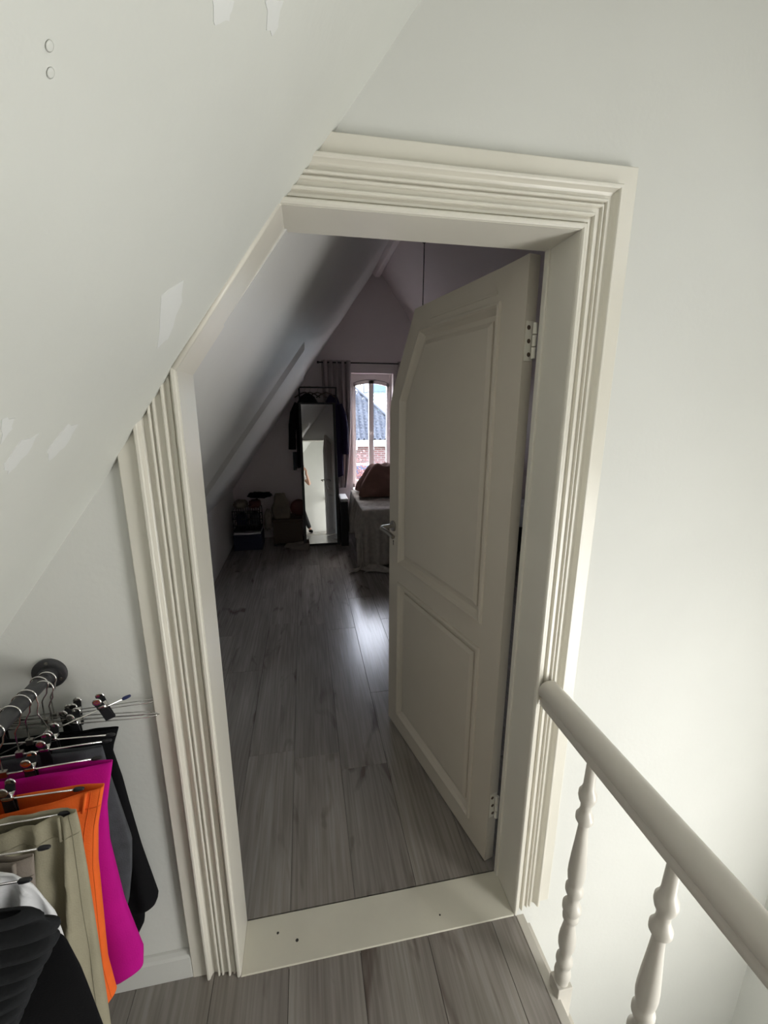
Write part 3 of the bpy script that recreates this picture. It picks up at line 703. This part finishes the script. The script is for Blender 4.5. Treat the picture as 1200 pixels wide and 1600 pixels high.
# coats: body with shoulders and sleeves as one garment
def coat(label, cx_, y, zt, w_sh, w_hem, zb, m, sl, seed):
    q = MB()
    def body(u, v):
        a = 2*PI*u; z = zt-(zt-zb)*v; sh = min(1, (v*5.5))**.6
        hw = (.035+(w_sh-.035)*sh) if v < .18 else w_sh+(w_hem-w_sh)*(v-.18)/.82
        d = .014+.020*min(1, v*4)+.004*math.sin(6*a+seed)
        return (cx_+hw*math.cos(a), y+d*math.sin(a)+.006*math.sin(hw*40*math.cos(a)+seed)*v, z+.012*math.sin(3*a+seed)*v)
    q.grid(body, 40, 26, wrap=True)
    for sg, (ex, ez) in zip((-1, 1), sl):
        s0 = Vector((cx_+sg*(w_sh-.03), y, zt-.11)); e0 = Vector((ex, y-.004, ez)); md = (s0+e0)/2+Vector((sg*.03, 0, .02))
        pts = [s0, (s0+md)/2+Vector((sg*.012, 0, .012)), md, (md+e0)/2, e0]
        q.tube(pts, [.040, .046, .045, .042, .046], 14)
    return tag(q.build('coat', m, smooth=True, solid=0), label, 'coat', 'coats on the black rack')
coat('black long-sleeved coat hanging at the left of the black rack', .30, 4.29, 1.785, .145, .15, .92, M['coat'], [(.098, 1.14), (.425, 1.12)], 1)
coat('dark navy garment hanging at the right of the black rack, behind the mirror', .595, 4.335, 1.775, .105, .115, .80, M['navy'], [(.50, 1.12), (.735, 1.07)], 2)
tag(MB().grid(lambda u, v: (.10+.055*(1-v*.4)*(1+math.cos(2*PI*u))/1.6, 4.36+.018*math.sin(2*PI*u), 1.10-.22*v), 16, 8, wrap=True).build('scarf', M['greycloth'], smooth=True, solid=.003), 'dark grey scarf end hanging below the left coat sleeve', 'scarf')
for i, (x, rz_, lb) in enumerate([(.27, 12, 'dark hanger at the left on the black rack'), (.33, -8, 'dark hanger second from left on the black rack'), (.42, 20, 'dark hanger in the middle of the black rack'), (.52, -10, 'dark hanger at the right on the black rack')]):
    h = empty('coat_hanger', (x, 4.32, 1.865), lb, 'hanger', 'hangers on the black rack')
    MB().tube([(x, 4.32, 1.80), (x, 4.32, 1.83), (x+.008, 4.32, 1.84)]+[(x+.0125*math.cos(math.radians(t)), 4.32, 1.86+.0125*math.sin(math.radians(t))) for t in range(-30, 190, 25)], .0022, 6).build('hook', M['steel'], h, smooth=True)
    c_, s_ = math.cos(math.radians(rz_)), math.sin(math.radians(rz_))*.2
    MB().tube([(x-.12*c_, 4.325-.12*s_, 1.742), (x-.05*c_, 4.325-.05*s_, 1.786), (x, 4.325, 1.802), (x+.05*c_, 4.325+.05*s_, 1.786), (x+.12*c_, 4.325+.12*s_, 1.742)], .007, 8).build('shoulder', M['brownwood'], h, smooth=True)
# standing mirror leaning back on the rack
TILT = math.radians(7.3); MH = 1.70
mir = empty('standing_mirror', (.405, 4.015, 0), 'tall black-framed mirror leaning back in front of the clothes rack', 'mirror', rot=(-TILT, 0, math.radians(0.4)))
p = MB()
for (a, b, c_, d_) in [(-.212, -.182, 0, MH), (.185, .215, 0, MH), (-.182, .185, 0, .028), (-.182, .185, MH-.022, MH)]: p.box(a, b, 0, .024, c_, d_)
p.build('frame', M['black'], mir, local=True, bevel=.002)
MB().box(-.182, .185, .006, .011, .028, MH-.022).build('glass', M['mirror'], mir, local=True)
MB().box(-.20, .20, .024, .028, .01, MH-.01).build('back_board', M['black'], mir, local=True)
# clutter by the knee wall
bx = empty('storage_box', (-.45, 4.12, 0), 'navy fabric storage box on the floor by the knee wall', 'box')
MB().box(-.61, -.29, 3.98, 4.28, 0, .185).build('body', M['navybox'], bx, bevel=.008)
MB().box(-.50, -.40, 3.965, 3.985, .09, .115).build('handle', M['navybox'], bx, bevel=.003)
tag(MB().grid(lambda u, v: (-.60+.30*u, 3.985+.29*v, .200+.012*math.sin(u*9)*math.sin(v*7)), 16, 12).build('folded_cloth', M['whitecloth'], smooth=True, solid=.016), 'folded white cloth lying on the navy storage box', 'cloth')
kb = empty('wire_basket', (-.45, 4.12, .235), 'black basket standing on the navy storage box', 'basket')
MB().box(-.60, -.30, 3.99, 4.27, .225, .24).build('bottom', M['crate'], kb)
for i in range(12):
    x = -.60+.30*i/11
    for y in (3.99, 4.27): MB().tube([(x, y, .235), (x, y, .47)], .004, 6).build('upright', M['crate'], kb)
for z in (.30, .38, .47): MB().tube([(-.60, 3.99, z), (-.30, 3.99, z), (-.30, 4.27, z), (-.60, 4.27, z)], .005, 6, closed=True).build('ring', M['crate'], kb)
def lump(name, c_, r_, m, label, cat, seed, grp=None, ex=.75):
    def fn(u, v):
        a, b = 2*PI*u, PI*v-PI/2; d = Vector((math.cos(a)*math.cos(b), math.sin(a)*math.cos(b), math.sin(b)))
        k_ = 1+.22*noise.noise(d*2.2+Vector((seed, 0, 0)))+.10*noise.noise(d*6+Vector((0, seed, 0)))+.05*math.sin(d.x*14+d.z*9+seed)
        q_ = Vector([math.copysign(abs(t)**ex, t) for t in d])*k_
        return (c_[0]+q_.x*r_[0], c_[1]+q_.y*r_[1], c_[2]+q_.z*r_[2])
    return tag(MB().grid(fn, 40, 22, wrap=True).build(name, m, smooth=True), label, cat, grp)
g_ = 'clothes piled on the basket'
lump('shirt', (-.52, 4.13, .34), (.06, .08, .08), M['navybox'], 'dark blue clothing stuffed inside the black basket', 'clothing', 1, g_)
lump('shirt', (-.37, 4.13, .34), (.055, .08, .08), M['greycloth'], 'dark grey clothing stuffed inside the black basket', 'clothing', 2, g_)
lump('shirt', (-.52, 4.12, .53), (.075, .10, .045), M['taupe'], 'taupe crumpled clothing heaped at the left on top of the basket', 'clothing', 3, g_)
lump('shirt', (-.36, 4.12, .53), (.065, .10, .045), M['redbrown'], 'dark red clothing heaped in the middle on top of the basket', 'clothing', 4, g_)
lump('shirt', (-.30, 4.14, .625), (.13, .09, .030), M['blackcloth'], 'black clothing lying highest on the heap beside the gable wall', 'clothing', 5, g_)
lump('white_bag', (-.215, 4.10, .33), (.045, .06, .12), M['taupe'], 'pale bag hanging beside the black basket', 'bag', 6)
lw = empty('low_cabinet', (.03, 4.22, 0), 'low dark cabinet left of the clothes rack', 'cabinet')
MB().box(-.165, .17, 4.08, 4.40, .03, .30).build('body', M['brownwood'], lw, bevel=.004)
MB().box(-.175, .18, 4.07, 4.41, .302, .325).build('top', M['brownwood'], lw, bevel=.003)
MB().box(-.155, .16, 4.07, 4.079, .05, .285).build('drawer_front', M['brownwood'], lw, bevel=.002)
for x in (-.15, .15):
    for y in (4.10, 4.38): MB().box(x-.015, x+.015, y-.015, y+.015, 0, .03).build('foot', M['black'], lw)
def bagfn(u, v):
    a = 2*PI*u; c_, s_ = math.cos(a), math.sin(a)
    hw = (.105, .06); k_ = 1-.45*max(0, v-.45)/.55
    return (-.065+hw[0]*math.copysign(abs(c_)**.6, c_)*k_+.006*math.sin(v*12+a*2), 4.17+hw[1]*math.copysign(abs(s_)**.6, s_)*(1-.4*v), .328+.30*v)
pb = tag(MB().grid(bagfn, 40, 16, wrap=True).build('paper_bag', M['paper'], smooth=True, solid=.003), 'brown crumpled bag standing on the low dark cabinet', 'bag')
cu = tag(MB().lathe([(.0001, -.05), (.07, -.045), (.10, -.02), (.105, 0), (.10, .02), (.07, .045), (.0001, .05)], (.145, 4.19, .445), 'y', 30).build('round_cushion', M['redbrown'], smooth=True), 'dark red round cushion standing on the low cabinet beside the rack', 'cushion')
def shoe(x, y, rz_, label):
    q = MB(); c_, s_ = math.cos(rz_), math.sin(rz_)
    def fn(u, v):
        a = 2*PI*u; L_ = .12; hw = .040
        px, py = hw*math.cos(a)*(1-.12*math.sin(a)), L_*math.sin(a)
        hh = .045 if math.sin(a) > 0 else .075+.0*v
        sc = 1-.35*v**2; X, Y_ = px*sc, py*(1-.2*v**2)-.02*v
        return (x+X*c_-Y_*s_, y+X*s_+Y_*c_, .004+(.05+.03*max(0, -math.sin(a)))*v)
    q.grid(fn, 24, 6, wrap=True); q.add([fn(i/24, 1) for i in range(24)], [tuple(range(24))])
    q.add([fn(i/24, 0) for i in range(24)], [tuple(range(24))])
    return tag(q.build('shoe', M['taupe'], smooth=True, angle=50), label, 'shoe', 'shoes beside the mirror')
shoe(.07, 4.00, 1.35, 'pale shoe on the floor left of the mirror, farther from it')
shoe(.14, 3.93, 1.2, 'pale shoe on the floor right against the mirror frame')
# pendant
pd = empty('pendant_lamp', (1.30, 2.9, 2.99), 'thin black pendant cord hanging from the right-hand bedroom slope', 'lamp')
MB().lathe([(.030, .0), (.030, -.02), (.014, -.042), (.003, -.045)], (1.297, 2.9, 3.005), 'z', 18).build('ceiling_cup', M['black'], pd, smooth=True, angle=40)
MB().tube([(1.297, 2.9, 2.97), (1.294, 2.9, 2.0)], .004, 8).build('cord', M['black'], pd)
MB().lathe([(.02, 2.0), (.022, 1.96), (.10, 1.90), (.125, 1.84), (.12, 1.84), (.096, 1.895), (.018, 1.95)], (1.294, 2.9, 0), 'z', 28).build('lamp_shade', M['black'], pd, smooth=True)

# ------------------------------------------------------------------ outside
nh = empty('neighbour_house', (4, 13, -4), 'brick house across the street with dark pantiled hip roof', 'house')
t48 = math.tan(math.radians(48)); EY, EZ = 12.0, .68
def roofpt(x, s): return (x, EY+s*math.cos(math.radians(48)), EZ+s*math.sin(math.radians(48)))
q = MB()
nx_, ny_ = 560, 84
for r_ in range(12):
    s0 = .24*r_
    def fn(u, v, s0=s0):
        s = s0+.243*v
        xmax = 1.81+(2.35-(EZ+s*math.sin(math.radians(48))))*(1.10/1.06)   # hip line
        x = -3.5+(xmax+3.5)*u
        ph = (x/.165) % 1.0
        h = .085*math.sin(2*PI*ph)*(1 if ph < .5 else .7) + .008*(1-v)
        px, py, pz = roofpt(x, s); return (px, py-h*.74, pz+h*.67)
    q.grid(fn, 420, 2)
rt = q.build('pantiles', M['pantile'], nh, smooth=True, kind='stuff')
MB().prism_n([(-3.5, 12.05, .62), (3.55, 12.05, .62), (.9, 14.2, 3.0), (-3.5, 14.2, 3.0)], (0, .3, -.1)).build('roof_deck', M['dark'], nh)
pts = [roofpt(1.81+(2.35-(EZ+s*math.sin(math.radians(48))))*(1.10/1.06), s) for s in [i*.1 for i in range(0, 30)]]
MB().tube([(a, b-.05, c+.05) for a, b, c in pts], .045, 8).build('hip_tile', M['pantile'], nh, smooth=True)
MB().box(-3.5, 3.55, 11.82, 12.04, .50, .68).build('gutter', M['gutter'], nh, bevel=.02)
MB().box(-3.5, 3.45, 12.1, 15, -4, .52).build('brick_wall', M['brickm'], nh)
for i in range(14): MB().box(-3.3+i*.5, -3.18+i*.5, 11.95, 12.1, .40, .50).build('corbel', M['gutter'], nh)
for x in (.2, 2.0, 3.0):
    wf = MB().box(x-.32, x+.32, 12.07, 12.12, -1.7, -.02).build('window', M['gutter'], nh, bevel=.01)
    MB().box(x-.26, x+.26, 12.055, 12.075, -1.6, -.10).build('pane', M['bluegrey'], wf)
bb = empty('far_building', (6, 26, -4), 'pale green building with blue-grey roof beyond the neighbour roof', 'building')
MB().box(4.3, 9, 25, 29, -4, 2.6).build('wall', M['teal'], bb)
for i in range(12): MB().box(4.28, 9, 24.93, 25.0, .2+i*.2, .26+i*.2).build('cladding_rib', M['gutter'], bb)
MB().prism([(4.1, 2.6), (9.2, 2.6), (9.2, 3.4), (4.3, 3.4)], 24.8, 29).build('roof', M['bluegrey'], bb)
an = empty('aerial', (3.4, 20, 2), 'roof aerial on the neighbouring roofs', 'aerial')
MB().tube([(2.85, 18, -4.0), (2.85, 18, 2.95)], .02, 6).build('mast', M['black'], an)
MB().tube([(2.5, 18, 2.45), (3.0, 18, 2.8)], .02, 6).build('boom', M['black'], an)
q = MB(); rnd = random.Random(5)
for i in range(650):
    c_ = Vector((rnd.gauss(1.85, .26), 11.5+rnd.gauss(0, .22), -.45+rnd.gauss(0, .28))); a = Vector((rnd.uniform(-1, 1), rnd.uniform(-1, 1), rnd.uniform(-1, 1))).normalized()*.045; b = a.orthogonal().normalized()*.028
    q.add([c_-a, c_+b, c_+a, c_-b], [(0, 1, 2, 3)])
tr_ = empty('red_leaved_tree', (1.85, 11.5, -4), 'small red-leaved tree in front of the brick house', 'tree')
q.build('foliage', M['leaf'], tr_, kind='stuff')
MB().tube([(1.85, 11.5, -4), (1.83, 11.5, -2), (1.88, 11.5, -.5)], [.06, .05, .02], 8).build('trunk', M['brownwood'], tr_)
struct(MB().box(-40, 60, 5.5, 90, -4.3, -4).build('ground', M['paving']), 'street level paving far below the window', 'ground')

# ------------------------------------------------------------------ the photographer (seen in the mirror)
def skin(name, verts, edges, radii, m, parent, root=0, sub=2):
    me = bpy.data.meshes.new(name); o0 = worg(parent)
    me.from_pydata([tuple(Vector(v)-o0) for v in verts], edges, []); me.materials.append(m)
    o = bpy.data.objects.new(name, me); COL.objects.link(o); o.parent = parent
    q = o.modifiers.new('skin', 'SKIN'); q.use_smooth_shade = True
    if not me.skin_vertices: me.attributes.new('x', 'FLOAT', 'POINT')
    sv = me.skin_vertices[0].data if me.skin_vertices else None
    for i, r_ in enumerate(radii):
        sv[i].radius = r_ if isinstance(r_, tuple) else (r_, r_)
        sv[i].use_root = (i == root)
    s2 = o.modifiers.new('sub', 'SUBSURF'); s2.levels = sub; s2.render_levels = sub
    WO[o.name] = o0
    return o
person = empty('person', (-.02, -1.36, 0), 'person in white T-shirt and black trousers holding up a phone to take the photo', 'person')
px, py = .0, -1.40
V = [(px, py, .95), (px+.02, py, 1.08), (px+.06, py+.0, 1.25), (px+.09, py+.01, 1.37), (px+.105, py+.02, 1.45), (px+.12, py+.04, 1.51),   # 0-5 torso to neck
     (px+.26, py+.02, 1.38), (px+.40, py+.08, 1.18), (px+.325, py+.31, 1.43), (px+.325, py+.375, 1.515),    # 6-9 right arm
     (px-.07, py+.02, 1.38), (px-.04, py+.17, 1.16), (px+.12, py+.34, 1.44), (px+.16, py+.385, 1.52),       # 10-13 left arm
     (px+.09, py, .90), (px+.22, py+.02, .50), (px+.36, py+.0, .10), (px+.38, py+.06, .05), (px+.41, py+.15, .03),
     (px-.09, py, .90), (px-.13, py+.03, .50), (px-.15, py-.02, .10), (px-.155, py+.04, .05), (px-.17, py+.14, .03)]
E_ = [(0, 1), (1, 2), (2, 3), (3, 4), (4, 5), (3, 6), (6, 7), (7, 8), (8, 9), (3, 10), (10, 11), (11, 12), (12, 13), (0, 14), (14, 15), (15, 16), (16, 17), (17, 18), (0, 19), (19, 20), (20, 21), (21, 22), (22, 23)]
R_ = [(.15, .11), (.135, .10), (.15, .11), (.13, .09), (.06, .06), (.055, .055), .055, .042, .030, .022, .055, .042, .030, .022, .085, .056, .036, .04, .03, .085, .056, .036, .04, .03]
body = skin('body', V, E_, R_, M['skin'], person)
skin('tee_shirt', [V[0], V[1], V[2], V[3], (px+.10, py+.015, 1.42), V[6], ((V[6][0]+V[7][0])/2, (V[6][1]+V[7][1])/2, (V[6][2]+V[7][2])/2), V[10], ((V[10][0]+V[11][0])/2, (V[10][1]+V[11][1])/2, (V[10][2]+V[11][2])/2)],
     [(0, 1), (1, 2), (2, 3), (3, 4), (3, 5), (5, 6), (3, 7), (7, 8)], [(.17, .13), (.155, .12), (.17, .13), (.15, .11), (.08, .075), .075, .068, .075, .068], M['teeshirt'], person)
skin('trousers', [(px, py, .98), V[14], V[15], V[16], V[19], V[20], V[21]], [(0, 1), (1, 2), (2, 3), (0, 4), (4, 5), (5, 6)], [(.165, .125), .10, .072, .055, .10, .072, .055], M['trouser'], person)
for s0 in (16, 21):
    a, b, c_ = V[s0], V[s0+1], V[s0+2]
    skin('shoe', [(a[0], a[1]-.02, .055), (b[0], b[1], .045), (c_[0], c_[1]+.02, .033)], [(0, 1), (1, 2)], [.052, .045, .035], M['blackcloth'], person)
# head with face
hc = Vector((px+.145, py+.07, 1.625))
def headfn(u, v):
    a, b = 2*PI*u, PI*v-PI/2; d = Vector((math.cos(a)*math.cos(b), math.sin(a)*math.cos(b), math.sin(b)))
    rx, ry, rz_ = .074, .095, .115
    if d.z < 0: rx *= 1-.28*(-d.z); 
    pnt = Vector((d.x*rx, d.y*ry, d.z*rz_))
    if d.y > .3:
        nz_ = math.exp(-((d.x)/.12)**2-((d.z+.08)/.20)**2)*.020; pnt.y += nz_                      # nose
        pnt.y -= math.exp(-((abs(d.x)-.38)/.16)**2-((d.z-.08)/.11)**2)*.008                        # eye sockets
        pnt.y += math.exp(-(d.x/.25)**2-((d.z+.50)/.06)**2)*.004
    return tuple(hc+pnt)
hd = MB().grid(headfn, 56, 40, wrap=True).build('head', M['skin'], person, smooth=True)
for sg in (-1, 1):
    MB().lathe([(.0001, -.011), (.008, -.008), (.011, 0), (.008, .008), (.0001, .011)], tuple(hc+Vector((sg*.029, .079, .010))), 'y', 14).build('eye', M['whitesheet'], hd, smooth=True)
    MB().tube([tuple(hc+Vector((sg*.076, 0+.02*math.cos(t), .0+.03*math.sin(t)))) for t in [k*PI/5 for k in range(10)]], .006, 6, closed=True).build('ear', M['skin'], hd, smooth=True)
MB().tube([tuple(hc+Vector((x, .0815-abs(x)*.25, -.058))) for x in (-.022, -.011, 0, .011, .022)], [.002, .004, .005, .004, .002], 8).build('mouth', M['redbrown'], hd, smooth=True)
def hairfn(u, v):
    a = 2*PI*u; b = PI/2-v*PI*(.62 if math.sin(a) < .1 else .30); d = Vector((math.cos(a)*math.cos(b), math.sin(a)*math.cos(b), math.sin(b)))
    return tuple(hc+Vector((d.x*.083, d.y*.104-.004, d.z*.124+.004)))
MB().grid(hairfn, 40, 14, wrap=True).build('hair', M['hair'], hd, smooth=True, solid=.006)
# hands closing on the phone's edges; phone just behind the lens
ph = empty('phone', (.235, -.985, 1.50), 'black smartphone held up in both hands', 'phone')
MB().box(.200, .276, -.988, -.979, 1.475, 1.625).build('body', M['black'], ph, bevel=.004)
MB().box(.203, .273, -.9895, -.988, 1.48, 1.62).build('screen', M['navybox'], ph)
MB().lathe([(.009, -.979), (.009, -.976), (.006, -.9755)], (.2467, 0, 1.6), 'y', 16).build('camera_lens', M['chrome'], ph)
def hand(wrist, edge_x, sg):
    wv = Vector(wrist); palm = Vector((edge_x+sg*.022, -1.012, 1.525))
    vs = [wv, (wv+palm)/2, palm]; ed = [(0, 1), (1, 2)]; rd = [.022, (.030, .018), (.036, .016)]
    for k in range(4):
        z = 1.558-.019*k; L_ = (.9, 1.0, .95, .75)[k]; b = len(vs)
        vs += [Vector((edge_x+sg*.020, -.998, z)), Vector((edge_x+sg*.014, -.982, z+.004)), Vector((edge_x+sg*.002, -.9705, z+.006)), Vector((edge_x-sg*.022*L_, -.9695, z+.007))]
        ed += [(2, b), (b, b+1), (b+1, b+2), (b+2, b+3)]; rd += [.0095, .0088, .0082, .0072]
    b = len(vs); vs += [palm+Vector((-sg*.006, -.004, .018)), Vector((edge_x-sg*.006, -1.004, 1.558)), Vector((edge_x-sg*.022, -.999, 1.578))]
    ed += [(2, b), (b, b+1), (b+1, b+2)]; rd += [.012, .0105, .009]
    return skin('hand', vs, ed, rd, M['skin'], person)
hand(V[9], .276, 1); hand(V[13], .200, -1)
